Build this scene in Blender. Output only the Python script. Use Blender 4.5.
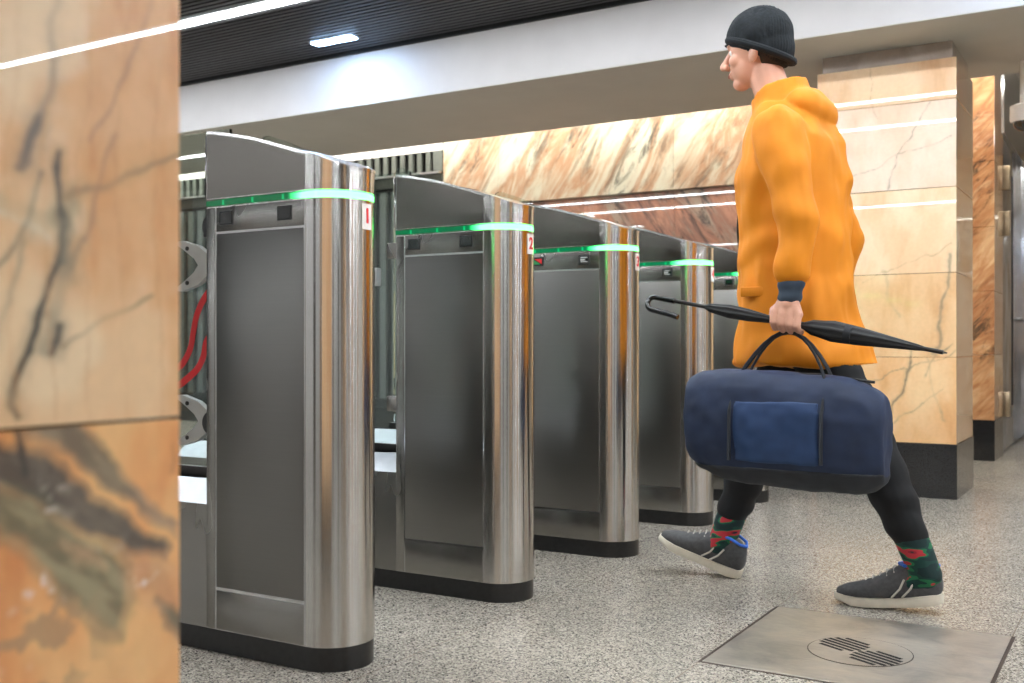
import bpy, bmesh, math, random
import numpy as np
from mathutils import Vector, Matrix, Euler, noise
random.seed(7)
PI = math.pi
scn = bpy.context.scene
for o in list(bpy.data.objects): bpy.data.objects.remove(o)

# ------------------------------------------------------------------ camera
CAM_H, FPX, VPX, HOR = .772, 1051.6, 1145.0, 347.0
_a = math.hypot(VPX-512, FPX)
RGT = (FPX/_a, (VPX-512)/_a)            # camera right in world XY
FWD = (-(VPX-512)/_a, FPX/_a)           # camera forward in world XY
cam_d = bpy.data.cameras.new('camera'); cam = bpy.data.objects.new('camera', cam_d)
scn.collection.objects.link(cam); scn.camera = cam
cam.location = (0, 0, CAM_H)
cam.rotation_euler = (PI/2, 0, math.atan2(-FWD[0], FWD[1]))
cam_d.sensor_width = 36; cam_d.lens = FPX/1024*36
cam_d.shift_y = (HOR-341.5)/1024
cam_d.clip_start = .05
cam_d.dof.use_dof = True; cam_d.dof.focus_distance = 3.1; cam_d.dof.aperture_fstop = 4.2

# ------------------------------------------------------------------ world, exposure
w = bpy.data.worlds.new('hall_air'); scn.world = w; w.use_nodes = True
w.node_tree.nodes['Background'].inputs[0].default_value = (.8, .85, 1, 1)
w.node_tree.nodes['Background'].inputs[1].default_value = .05
vs = scn.view_settings
vs.view_transform = 'Standard'; vs.look = 'None'; vs.gamma = 1; vs.use_curve_mapping = False
vs.exposure = 0.6
STRIP_E, COVE_E, SQUARE_E = 52.0, 26.0, 75.0
STRIP_Y = (4.335, 2.95, 1.93, -3.4)
CEIL = 2.68

def at(x, y, X=None, Y=None, Z=None):
    """point of the place seen at a spot of the photograph, on a known plane"""
    u = (x-512)/FPX
    d = Vector((RGT[0]*u+FWD[0], RGT[1]*u+FWD[1], -(y-HOR)/FPX))
    t = X/d.x if X is not None else (Y/d.y if Y is not None else (Z-CAM_H)/d.z)
    return d*t + Vector((0, 0, CAM_H))

# ------------------------------------------------------------------ materials
def lin(c):
    if isinstance(c, str):
        c = [int(c[i:i+2], 16)/255 for i in (0, 2, 4)]
    return tuple((v/12.92 if v <= .04045 else ((v+.055)/1.055)**2.4) for v in c) + (1,)
class NT:
    def __init__(s, name):
        s.m = bpy.data.materials.new(name); s.m.use_nodes = True
        s.t = s.m.node_tree; s.n = s.t.nodes; s.b = s.n['Principled BSDF']
    def node(s, typ, **kw):
        n = s.n.new(typ)
        for k, v in kw.items():
            if k.startswith('i_'):
                key = k[2:]; key = int(key) if key.isdigit() else key.replace('_', ' ')
                s.put(n.inputs[key], v)
            else: setattr(n, k, v)
        return n
    def put(s, sock, v):
        if isinstance(v, bpy.types.NodeSocket): s.t.links.new(v, sock)
        else: sock.default_value = v
    def ramp(s, fac, stops, interp='LINEAR'):
        r = s.n.new('ShaderNodeValToRGB'); r.color_ramp.interpolation = interp
        e = r.color_ramp.elements
        while len(e) < len(stops): e.new(.5)
        for q, (p, c) in zip(e, stops):
            q.position = p; q.color = c if len(c) == 4 else tuple(c)+(1,)
        s.put(r.inputs[0], fac); return r.outputs[0]
    def mix(s, fac, a, b, typ='MIX'):
        n = s.n.new('ShaderNodeMix'); n.data_type = 'RGBA'; n.blend_type = typ
        s.put(n.inputs[0], fac); s.put(n.inputs[6], a); s.put(n.inputs[7], b); return n.outputs[2]
    def math(s, op, a, b=0.0, c=0.0):
        n = s.n.new('ShaderNodeMath'); n.operation = op
        s.put(n.inputs[0], a); s.put(n.inputs[1], b); s.put(n.inputs[2], c); return n.outputs[0]
    def obj(s, scale=(1, 1, 1), rot=(0, 0, 0), geo=False):
        tc = s.n.new('ShaderNodeNewGeometry') if geo else s.n.new('ShaderNodeTexCoord')
        mp = s.n.new('ShaderNodeMapping')
        mp.inputs['Scale'].default_value = scale; mp.inputs['Rotation'].default_value = rot
        s.t.links.new(tc.outputs['Position' if geo else 'Object'], mp.inputs[0]); return mp.outputs[0]
    def noise(s, vec, scale, detail=3, rough=.5, dist=0.0):
        n = s.node('ShaderNodeTexNoise'); s.put(n.inputs['Vector'], vec)
        n.inputs['Scale'].default_value = scale; n.inputs['Detail'].default_value = detail
        n.inputs['Roughness'].default_value = rough; n.inputs['Distortion'].default_value = dist
        return n.outputs[0]
    def bump(s, h, strength=.2, dist=.002):
        n = s.node('ShaderNodeBump'); n.inputs['Strength'].default_value = strength
        n.inputs['Distance'].default_value = dist; s.put(n.inputs['Height'], h)
        s.t.links.new(n.outputs[0], s.b.inputs['Normal'])
    def set(s, **kw):
        for k, v in kw.items():
            s.put(s.b.inputs[k.replace('_', ' ')], v)
        return s.m

def plain(name, col, rough=.5, metal=0., var=.08, scale=30, coat=0., bump=0.):
    t = NT(name); c = lin(col)
    n = t.noise(t.obj(), scale, 3)
    lo = tuple(v*(1-var) for v in c[:3]); hi = tuple(min(1, v*(1+var)) for v in c[:3])
    t.set(Base_Color=t.ramp(n, [(.3, lo), (.7, hi)]), Roughness=rough, Metallic=metal, Coat_Weight=coat)
    if bump: t.bump(n, bump, .003)
    return t.m

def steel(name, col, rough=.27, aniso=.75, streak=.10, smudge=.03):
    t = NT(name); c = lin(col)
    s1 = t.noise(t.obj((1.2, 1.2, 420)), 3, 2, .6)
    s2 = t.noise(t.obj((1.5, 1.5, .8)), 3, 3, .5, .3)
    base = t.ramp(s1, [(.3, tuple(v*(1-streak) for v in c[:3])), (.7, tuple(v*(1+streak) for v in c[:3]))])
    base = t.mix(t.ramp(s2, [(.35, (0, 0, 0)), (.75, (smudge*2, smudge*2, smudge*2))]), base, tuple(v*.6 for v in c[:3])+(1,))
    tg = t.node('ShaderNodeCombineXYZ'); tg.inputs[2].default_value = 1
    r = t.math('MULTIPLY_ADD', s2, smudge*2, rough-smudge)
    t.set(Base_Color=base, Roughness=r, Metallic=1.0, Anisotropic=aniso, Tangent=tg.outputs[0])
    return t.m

def emit(name, col, e):
    t = NT(name); t.set(Base_Color=lin(col), Emission_Color=lin(col), Emission_Strength=e); return t.m

def marble(name, light, mid, dark, vein, scale=1.0, vamt=.8, rough=.12, patch=.5, seed=0.0, stretch=(1, 1, 1), rot=(.5, .4, .6)):
    t = NT(name)
    v = t.obj(tuple(q*scale for q in stretch), rot, geo=True)
    ad = t.node('ShaderNodeVectorMath', operation='ADD'); t.put(ad.inputs[0], v); ad.inputs[1].default_value = (seed, seed*.7, seed*1.3); v = ad.outputs[0]
    n1 = t.noise(v, 2.2, 6, .6, 1.2)
    base = t.ramp(n1, [(.3, lin(light)[:3]), (.5, lin(mid)[:3]), (.72, lin(dark)[:3])])
    n2 = t.noise(v, 1.3, 8, .62, 2.2)
    d = t.math('ABSOLUTE', t.math('SUBTRACT', n2, .5))
    vm = t.ramp(d, [(0, (1, 1, 1)), (.006, (.75, .75, .75)), (.022, (.0, .0, .0))])
    msk = t.ramp(t.noise(v, 1.1, 3, .5), [(.45, (0, 0, 0)), (.6, (1, 1, 1))])
    f = t.math('MULTIPLY', t.math('MULTIPLY', vm, msk), vamt)
    col = t.mix(f, base, lin(vein))
    n3 = t.noise(v, 3.1, 9, .7, 3.0)
    pf = t.math('MULTIPLY', t.ramp(n3, [(.56, (0, 0, 0)), (.66, (1, 1, 1))]), patch)
    col = t.mix(pf, col, lin(vein))
    t.set(Base_Color=col, Roughness=max(rough, .25), Coat_Weight=1.0, Coat_Roughness=.008)
    return t.m

M = {}
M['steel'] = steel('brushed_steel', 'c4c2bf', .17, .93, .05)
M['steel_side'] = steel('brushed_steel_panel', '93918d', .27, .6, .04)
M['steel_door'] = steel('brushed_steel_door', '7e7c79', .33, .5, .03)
M['steel_head_shaded'] = steel('brushed_steel_head_shaded', '6f6b66', .24, .4, .03)  # same steel as the nose; dark reflections put into its colour
M['steel_smooth'] = plain('polished_steel', 'c9c9c9', .14, 1., .05, 20)
M['steel_satin'] = plain('satin_steel', 'b4b8bd', .42, 1., .05, 20)
M['plinth'] = plain('black_plinth', '1d1d1d', .35, 0, .3, 60)
M['granite_black'] = plain('black_granite', '242425', .16, 0, .5, 220, coat=.3)
M['dark_glass'] = plain('dark_display_glass', '101718', .08, 0, .1, 10, coat=1)
M['bezel'] = plain('display_bezel', '3d3f40', .4, .5)
M['white_paint'] = plain('white_plaster', 'dcd9d6', .55, 0, .03, 6)
M['beam_paint'] = plain('grey_white_plaster', 'bfbcbc', .55, 0, .03, 6)
M['soffit_paint'] = plain('soffit_plaster', 'b9b6ad', .6, 0, .03, 4)
M['ceiling_dark'] = plain('dark_ceiling_slat', '2e2d2f', .45, .3, .15, 12)
M['ceiling_void'] = plain('ceiling_void', '0d0d0e', .8)
M['sticker'] = plain('white_sticker', 'eeeae6', .4, 0, .02)
M['red'] = plain('red_print', 'd8262b', .45, 0, .05)
M['plastic_grey'] = plain('grey_plastic', 'b9bcbb', .4, 0, .05)
M['black_rubber'] = plain('black_rubber', '17181a', .5)
M['dark_metal'] = plain('dark_metal', '3c3a39', .3, .8)
M['strip'] = emit('strip_diffuser', 'f6fbff', STRIP_E)
M['cove'] = emit('cove_diffuser', 'fffdf2', COVE_E)
M['square'] = emit('square_diffuser', 'a9d0ff', SQUARE_E)
M['lamp_house'] = plain('lamp_housing', '8f9092', .4, .6)
def led_mat():
    t = NT('green_led'); tc = t.node('ShaderNodeTexCoord'); sx = t.node('ShaderNodeSeparateXYZ')
    t.put(sx.inputs[0], tc.outputs['Object'])
    k = t.ramp(t.math('ADD', sx.outputs[0], .5), [(.44, (.0, .0, .0)), (.485, (1, 1, 1))])
    dots = t.math('GREATER_THAN', t.math('SINE', t.math('MULTIPLY', sx.outputs[0], 62.0)), .975)
    e = t.math('ADD', t.math('MULTIPLY_ADD', k, 4.2, .10), t.math('MULTIPLY', dots, .6))
    col = t.mix(k, lin('00c26a'), (.10, 1.0, .17, 1))
    t.set(Base_Color=lin('05603c'), Emission_Color=col, Emission_Strength=e, Roughness=.2); return t.m
M['led'] = led_mat()
def glass_mat():
    t = NT('clear_glass'); t.set(Base_Color=lin('eaf6f2'), Roughness=.01, IOR=1.45, Transmission_Weight=1.0); return t.m
M['glass'] = glass_mat()
def wall_painted():
    t = NT('painted_marble'); a = t.node('ShaderNodeVertexColor', layer_name='Stone')
    n = t.noise(t.obj(geo=True), 60, 3)
    t.set(Base_Color=t.mix(.12, a.outputs[0], t.ramp(n, [(.3, (.5, .5, .5)), (.7, (1, 1, 1))]), 'MULTIPLY'), Roughness=.3, Coat_Weight=1.0, Coat_Roughness=.008)
    return t.m
M['stone'] = wall_painted()
M['marble_beige'] = marble('beige_marble', 'edd2b0', 'e2b588', 'cf9566', '6b665a', 1.2, .8, .14, .12)
def streaky(name, cols, streak, tilt, rough, seed, amt, coat=.6, sc=1.0):
    t = NT(name)
    def turned(sx, sz):
        m = t.n.new('ShaderNodeMapping'); m.inputs['Scale'].default_value = (sx, 1.2, sz)
        t.put(m.inputs[0], t.obj((1, 1, 1), (0, tilt, 0), geo=True)); return m.outputs[0]
    v = turned(5.0*sc, 1.3*sc)
    ad = t.node('ShaderNodeVectorMath', operation='ADD'); t.put(ad.inputs[0], v); ad.inputs[1].default_value = (seed, seed*.7, seed*1.3); v = ad.outputs[0]
    big = t.noise(turned(1.2, .4), 1.7+seed*.01, 3, .5, .6)
    n1 = t.noise(v, .9, 7, .65, .7)
    base = t.ramp(t.math('ADD', t.math('MULTIPLY', n1, .6), t.math('MULTIPLY', big, .4)), [(.38, lin(cols[0])[:3]), (.47, lin(cols[1])[:3]), (.54, lin(cols[2])[:3]), (.62, lin(cols[3])[:3])])
    n2 = t.noise(v, 1.5, 9, .72, 1.1)
    m = t.ramp(n2, [(.50, (0, 0, 0)), (.60, (1, 1, 1))])
    g = t.ramp(big, [(.42, (.15, .15, .15)), (.58, (1, 1, 1))])
    col = t.mix(t.math('MULTIPLY', t.math('MULTIPLY', m, g), amt), base, lin(streak))
    t.set(Base_Color=col, Roughness=rough, Coat_Weight=coat, Coat_Roughness=.01); return t.m
M['marble_wall'] = streaky('veined_wall_marble', ('d6d6c6', 'c9bfa9', 'b58a6a', 'ccc6b2'), '3b362f', -.55, .35, 3.1, .85, .1)
M['marble_dark'] = streaky('brown_veined_marble', ('a98a72', 'b98266', '96664f', 'a08a76'), '28231f', .6, .3, 8.1, .85, 1.0, 1.2)
M['marble_pil'] = streaky('orange_veined_marble', ('d9b48a', 'c08e62', 'a8704a', 'd2a67c'), '40362a', -.8, .25, 1.4, .85, 1.0, 2.2)
M['marble_band'] = marble('grey_band_marble', 'b5a79c', 'a29388', '8f8178', '5b534d', 1.5, .6, .25, .2, 5.2)

def floor_mat():
    t = NT('speckled_granite_floor'); v = t.obj(geo=True)
    vo = t.node('ShaderNodeTexVoronoi'); t.put(vo.inputs['Vector'], v); vo.inputs['Scale'].default_value = 260
    vr = t.node('ShaderNodeSeparateColor'); t.put(vr.inputs[0], vo.outputs['Color'])
    sp = t.ramp(vr.outputs[0], [(0, lin('3c3a37')), (.16, lin('6b6761')), (.4, lin('958f86')), (.7, lin('aca69b')), (1, lin('c9c2b5'))], 'LINEAR')
    big = t.noise(v, 1.1, 4, .6)
    col = t.mix(1.0, sp, t.ramp(big, [(.3, (.86, .86, .87)), (.7, (1, .985, .96))]), 'MULTIPLY')
    sx = t.node('ShaderNodeSeparateXYZ'); t.put(sx.inputs[0], v)
    def joint(o, off, wd):
        m = t.math('MODULO', t.math('ADD', o, off+63.5), .635)
        return t.math('LESS_THAN', m, wd)
    j = t.math('MAXIMUM', joint(sx.outputs[0], .9375+.0015, .003), t.math('MULTIPLY', joint(sx.outputs[1], .095+.0015, .003), .55))
    col = t.mix(t.math('MULTIPLY', j, .55), col, lin('6a5543'))
    t.set(Base_Color=col, Roughness=t.math('MULTIPLY_ADD', big, .12, .17), Specular_IOR_Level=.5)
    return t.m
M['floor'] = floor_mat()
def plate_mat():
    t = NT('worn_steel_plate'); v = t.obj(geo=True)
    n = t.noise(v, 7, 5, .65, .5); s = t.noise(t.obj((2, 40, 1), geo=True), 6, 3)
    col = t.ramp(n, [(.3, lin('a19d96')[:3]), (.55, lin('c4bdb2')[:3]), (.75, lin('d2c8b8')[:3])])
    col = t.mix(.35, col, t.ramp(s, [(.3, (.55, .55, .55)), (.7, (1, 1, 1))]), 'MULTIPLY')
    t.set(Base_Color=col, Metallic=.85, Roughness=t.math('MULTIPLY_ADD', n, .3, .28)); return t.m
M['steel_plate'] = plate_mat()
M['skin'] = plain('skin', 'd9a48c', .5, 0, .06, 14)
M['jacket'] = plain('orange_jacket_cloth', 'db8400', .75, 0, .10, 5, bump=.15)
M['jacket_seam'] = plain('orange_jacket_seam', 'c27205', .8, 0, .05)
M['trousers'] = plain('black_trouser_cloth', '0f1013', .85, 0, .2, 14)
M['beanie'] = plain('black_knit', '0e151b', .9, 0, .3, 80, bump=.4)
M['undersleeve'] = plain('slate_sleeve_cloth', '33404f', .85)
M['shoe'] = plain('grey_shoe_mesh', '4d4e50', .75, 0, .2, 90)
M['shoe_light'] = plain('pale_shoe_trim', 'b9b5ad', .6)
M['sole'] = plain('off_white_sole', 'd8d0c0', .6, 0, .08)
M['bag'] = plain('navy_bag_cloth', '172744', .7, 0, .15, 20)
M['bag_blue'] = plain('blue_bag_cloth', '1d3961', .7, 0, .12, 20)
M['bag_dark'] = plain('dark_bag_cloth', '20242b', .75, 0, .15, 20)
M['umbrella'] = plain('black_umbrella_cloth', '141619', .6, 0, .2, 20)
M['black_gloss'] = plain('black_lacquer', '0c0c0e', .2)
M['green_line'] = emit('green_tube', '7be05a', 1.2)
def sock_mat():
    t = NT('patterned_sock'); v = t.obj((9, 9, 22), (0, .5, 0), geo=True)
    n = t.noise(v, 1.6, 1, .5)
    c = t.ramp(n, [(0, lin('0f2b2b')), (.42, lin('123a35')), (.5, lin('1f6b45')), (.56, lin('b3303a')), (.68, lin('8f2230')), (.72, lin('102a30'))], 'CONSTANT')
    t.set(Base_Color=c, Roughness=.85); return t.m
M['sock'] = sock_mat()
M['blue'] = plain('blue_lining', '2f6ad0', .7)
M['bronze'] = plain('dark_bronze_frame', '3b2c24', .35, .6)
M['door_steel'] = plain('mirror_door_steel', 'b4bccb', .10, 1., .25, 5, bump=.5)
M['hinge'] = plain('brass_hinge', 'a3927a', .3, .9)
M['hall_wall'] = marble('hall_wall_stone', 'e8dccb', 'd8c4a9', 'c6a884', '8b8172', .8, .5, .3, .15, 9.0)
M['grey_rib'] = plain('grey_metal_ribs', '2d3231', .5, .2)
M['grille'] = plain('grille_metal', '62655f', .5, .2)
M['rib'] = plain('dark_rib_metal', '5c625f', .5, .2)

# ------------------------------------------------------------------ mesh helpers
def link(name, bm, mat, parent=None, smooth=True, angle=35):
    me = bpy.data.meshes.new(name)
    bmesh.ops.remove_doubles(bm, verts=bm.verts, dist=1e-6)
    bmesh.ops.recalc_face_normals(bm, faces=bm.faces)
    bm.to_mesh(me); bm.free()
    if smooth:
        me.shade_smooth() if hasattr(me, 'shade_smooth') else None
        try: me.set_sharp_from_angle(angle=math.radians(angle))
        except Exception: pass
    for m in (mat if isinstance(mat, (list, tuple)) else [mat]): me.materials.append(m)
    o = bpy.data.objects.new(name, me); scn.collection.objects.link(o)
    if parent is not None: o.parent = parent
    return o
def thing(name, label, cat, loc=(0, 0, 0), group=None, rz=0):
    o = bpy.data.objects.new(name, None); scn.collection.objects.link(o)
    o.empty_display_size = .1
    o.location = loc; o.rotation_euler = (0, 0, rz); o['label'] = label; o['category'] = cat
    if group: o['group'] = group
    return o
def tag(o, label, cat, group=None):
    o['label'] = label; o['category'] = cat
    if group: o['group'] = group
    return o
def struct(name, bm, mat, parent=None, **k):
    o = link(name, bm, mat, parent, **k)
    if parent is None: o['kind'] = 'structure'
    return o
def B(): return bmesh.new()
def box(bm, x0, x1, y0, y1, z0, z1, bev=0, seg=2):
    g = bmesh.ops.create_cube(bm, size=1)
    vv = g['verts']
    for v in vv: v.co = Vector(((x0+x1)/2+v.co.x*(x1-x0), (y0+y1)/2+v.co.y*(y1-y0), (z0+z1)/2+v.co.z*(z1-z0)))
    if bev:
        es = list({e for v in vv for e in v.link_edges})
        bmesh.ops.bevel(bm, geom=es, offset=bev, segments=seg, profile=.5, affect='EDGES')
    return bm
def prism(bm, pts, lo, hi, axis='z'):
    """extrude a closed 2-D outline; lo / hi are numbers or functions of the outline point"""
    f = lambda h, p: h(p) if callable(h) else h
    def mk(p, h):
        return {'z': (p[0], p[1], h), 'y': (p[0], h, p[1]), 'x': (h, p[0], p[1])}[axis]
    a = [bm.verts.new(mk(p, f(lo, p))) for p in pts]; b = [bm.verts.new(mk(p, f(hi, p))) for p in pts]
    n = len(pts)
    for i in range(n): bm.faces.new((a[i], a[(i+1) % n], b[(i+1) % n], b[i]))
    bm.faces.new(list(reversed(a))); bm.faces.new(b)
    return bm
def frame_of(d):
    d = d.normalized(); u = Vector((0, 0, 1)) if abs(d.z) < .9 else Vector((1, 0, 0))
    a = d.cross(u).normalized(); return a, d.cross(a).normalized()
def tube(bm, pts, r, seg=12, caps=True, flat=1.0):
    pts = [Vector(p) for p in pts]; n = len(pts)
    rs = r if isinstance(r, (list, tuple)) else [r]*n
    rings = []; pa = None
    for i, p in enumerate(pts):
        d = (pts[min(i+1, n-1)]-pts[max(i-1, 0)])
        a, b = frame_of(d)
        if pa is not None:
            a = (pa - d.normalized()*pa.dot(d.normalized())).normalized(); b = d.normalized().cross(a)
        pa = a
        rings.append([bm.verts.new(p + (a*math.cos(2*PI*k/seg) + b*flat*math.sin(2*PI*k/seg))*rs[i]) for k in range(seg)])
    for i in range(n-1):
        for k in range(seg):
            bm.faces.new((rings[i][k], rings[i][(k+1) % seg], rings[i+1][(k+1) % seg], rings[i+1][k]))
    if caps: bm.faces.new(list(reversed(rings[0]))); bm.faces.new(rings[-1])
    return bm
def ball(bm, c, r, rot=None, seg=20):
    g = bmesh.ops.create_uvsphere(bm, u_segments=seg, v_segments=seg//2+2, radius=1)
    r = r if isinstance(r, (tuple, list)) else (r, r, r)
    m = Matrix.Translation(Vector(c)) @ (Euler(rot).to_matrix().to_4x4() if rot else Matrix.Identity(4)) @ Matrix.Diagonal((*r, 1))
    bmesh.ops.transform(bm, matrix=m, verts=g['verts']); return bm
def limb(bm, pts, rs, seg=16):
    for p, r in zip(pts, rs): ball(bm, p, r, seg=seg)
    for i in range(len(pts)-1): tube(bm, [pts[i], pts[i+1]], [rs[i], rs[i+1]], seg)
    return bm
def loft(bm, secs, seg=28, pw=2.0):
    """horizontal super-ellipse sections (z, cx, cy, rx, ry)"""
    rings = []
    for s in secs:
        z, cx, cy, rx, ry = s[:5]; tx = s[5] if len(s) > 5 else 0
        ring = []
        for k in range(seg):
            a = 2*PI*k/seg; c, q = math.cos(a), math.sin(a)
            x = abs(c)**(2/pw)*math.copysign(rx, c); y = abs(q)**(2/pw)*math.copysign(ry, q)
            ring.append(bm.verts.new((cx+x, cy+y, z+tx*x)))
        rings.append(ring)
    for i in range(len(rings)-1):
        for k in range(seg): bm.faces.new((rings[i][k], rings[i][(k+1) % seg], rings[i+1][(k+1) % seg], rings[i+1][k]))
    bm.faces.new(list(reversed(rings[0]))); bm.faces.new(rings[-1]); return bm
def fuse(bm, voxel=.008, smooth=4, disp=None):
    """one continuous surface out of overlapping closed pieces"""
    me = bpy.data.meshes.new('tmp'); bm.to_mesh(me); bm.free()
    o = bpy.data.objects.new('tmp', me); scn.collection.objects.link(o)
    m = o.modifiers.new('r', 'REMESH'); m.mode = 'VOXEL'; m.voxel_size = voxel
    s = o.modifiers.new('s', 'SMOOTH'); s.factor = .5; s.iterations = smooth
    dg = bpy.context.evaluated_depsgraph_get(); dg.update()
    ev = bpy.data.meshes.new_from_object(o.evaluated_get(dg))
    bpy.data.objects.remove(o); bpy.data.meshes.remove(me)
    r = bmesh.new(); r.from_mesh(ev); bpy.data.meshes.remove(ev)
    if disp:
        r.normal_update()
        nn = [v.normal.copy() for v in r.verts]
        for v, q in zip(r.verts, nn): v.co += q*disp(v.co)
    return r
def text(body, size, mat, parent, name='number', mtx=None, ext=.0006):
    c = bpy.data.curves.new(name, 'FONT'); c.body = body; c.size = size; c.extrude = ext
    c.align_x = 'CENTER'; c.align_y = 'CENTER'; c.offset = size*.025
    t = bpy.data.objects.new(name, c); scn.collection.objects.link(t)
    dg = bpy.context.evaluated_depsgraph_get(); dg.update()
    me = bpy.data.meshes.new_from_object(t.evaluated_get(dg)); bpy.data.objects.remove(t)
    me.transform(mtx or Matrix.Identity(4)); me.materials.clear(); me.materials.append(mat)
    o = bpy.data.objects.new(name, me); scn.collection.objects.link(o); o.parent = parent
    return o

# ------------------------------------------------------------------ stone painted on its own grid
rng = np.random.default_rng(11)
_lat = rng.random((256, 256))
def vnoise(x, y):
    xi = np.floor(x).astype(int); yi = np.floor(y).astype(int); fx = x-xi; fy = y-yi
    fx = fx*fx*(3-2*fx); fy = fy*fy*(3-2*fy)
    g = lambda a, b: _lat[a % 256, b % 256]
    return (g(xi, yi)*(1-fx)+g(xi+1, yi)*fx)*(1-fy)+(g(xi, yi+1)*(1-fx)+g(xi+1, yi+1)*fx)*fy
def fbm(x, y, o=5, ga=.5):
    s = 0; a = 1; t = 0
    for k in range(o): s = s+a*vnoise(x*2**k+17.3*k, y*2**k+9.1*k); t += a; a *= ga
    return s/t
def seg_dist(px, py, pl):
    d = np.full(px.shape, 1e9)
    for (ax, ay), (bx, by) in zip(pl[:-1], pl[1:]):
        vx, vy = bx-ax, by-ay; L = vx*vx+vy*vy+1e-12
        t = np.clip(((px-ax)*vx+(py-ay)*vy)/L, 0, 1)
        d = np.minimum(d, np.hypot(px-ax-t*vx, py-ay-t*vy))
    return d
def inside(px, py, poly):
    r = np.zeros(px.shape, bool); n = len(poly)
    for i in range(n):
        x0, y0 = poly[i]; x1, y1 = poly[(i+1) % n]
        c = ((y0 > py) != (y1 > py)) & (px < (x1-x0)*(py-y0)/((y1-y0) if y1 != y0 else 1e-9)+x0)
        r ^= c
    return r
def sm(a, b, v):
    t = np.clip((v-a)/(b-a), 0, 1); return t*t*(3-2*t)
def painted_slab(name, axis, plane, thick, u0, u1, z0, z1, step, painter, parent):
    """a slab whose front lies in plane; u is the other horizontal axis. colour per vertex = the stone's own figure"""
    nu = max(2, int((u1-u0)/step)); nz = max(2, int((z1-z0)/step))
    U, Z = np.meshgrid(np.linspace(u0, u1, nu+1), np.linspace(z0, z1, nz+1))
    col = painter(U, Z)
    front = np.stack([np.full(U.shape, plane), U, Z], -1) if axis == 'x' else np.stack([U, np.full(U.shape, plane), Z], -1)
    vs_ = front.reshape(-1, 3).tolist(); C = col.reshape(-1, 3).tolist()
    W = nu+1; fs = [(j*W+i, j*W+i+1, (j+1)*W+i+1, (j+1)*W+i) for j in range(nz) for i in range(nu)]
    if axis == 'x': pass
    ring = [i for i in range(W)] + [j*W+nu for j in range(1, nz+1)] + [nz*W+i for i in range(nu-1, -1, -1)] + [j*W for j in range(nz-1, 0, -1)]
    base = len(vs_); dx = np.array([-thick, 0, 0]) if axis == 'x' else np.array([0, thick, 0])
    for i in ring: vs_.append((np.array(vs_[i])+dx).tolist()); C.append(C[i])
    n = len(ring)
    fs += [(ring[(k+1) % n], ring[k], base+k, base+(k+1) % n) for k in range(n)]
    fs.append([base+k for k in range(n)][::-1])
    if axis == 'y': fs = [tuple(reversed(f)) for f in fs] if False else fs
    me = bpy.data.meshes.new(name); me.from_pydata(vs_, [], fs); me.update()
    ca = me.color_attributes.new('Stone', 'FLOAT_COLOR', 'POINT')
    ca.data.foreach_set('color', np.c_[np.array(C), np.ones(len(C))].astype(np.float32).ravel())
    me.materials.append(M['stone'])
    o = bpy.data.objects.new(name, me); scn.collection.objects.link(o); o.parent = parent
    return o
def L(c): return np.array(lin(c)[:3])
def lerp(a, b, f): return a+(b-a)*f[..., None]

# ------------------------------------------------------------------ setting
struct('floor', box(B(), -12, 6, -5, 13, -.1, 0), M['floor'], smooth=False)
# slatted dark ceiling: void board with slats running along the lanes
struct('ceiling', box(B(), -12, 6, -5, 5.31, 2.76, 2.84), M['ceiling_void'], smooth=False)
b = B(); y = -4.98
while y < 5.27:
    if not any(abs(y+.014-s) < .075 for s in STRIP_Y): box(b, -12, 6, y, y+.028, 2.68, 2.745)
    y += .046
sl = struct('ceiling_slats', b, M['ceiling_dark'], smooth=False)
sl.name = 'ceiling.001'
for k, s in enumerate(STRIP_Y):
    where = ['nearest the white beam', 'second from the white beam', 'third from the white beam', 'far behind the camera'][k]
    t = thing('strip_light', 'long white strip light set in dark slatted ceiling, '+where, 'ceiling light', (-3, s, CEIL), 'long ceiling strip lights')
    link('housing', box(B(), -8.9, 8.9, -.065, .065, .004, .07), M['lamp_house'], t, smooth=False)
    link('diffuser', box(B(), -8.9, 8.9, -.025, .025, -.004, .004), M['strip'], t, smooth=False)
for x, lab in ((-4.32, 'small square-ended cool white downlight in slatted ceiling by the beam'), (-.15, 'cool white downlight by the beam above the marble column')):
    t = thing('downlight', lab, 'ceiling light', (x, 5.03, CEIL), 'cool white downlights')
    link('housing', box(B(), -.17, .17, -.05, .05, -.003, .02), M['lamp_house'], t, smooth=False)
    link('diffuser', box(B(), -.155, .155, -.035, .035, -.008, -.003), M['square'], t, smooth=False)
# beam with its soffit
struct('wall_beam', box(B(), -12, 6, 5.31, 6.60, 2.334, 3.0), M['beam_paint'], smooth=False)
struct('trim_1', box(B(), -12, 6, 5.312, 6.60, 2.33, 2.334), M['soffit_paint'], smooth=False)
struct('trim_2', box(B(), -12, 6, 5.285, 5.31, 2.665, 2.76), M['ceiling_void'], smooth=False)
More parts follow.
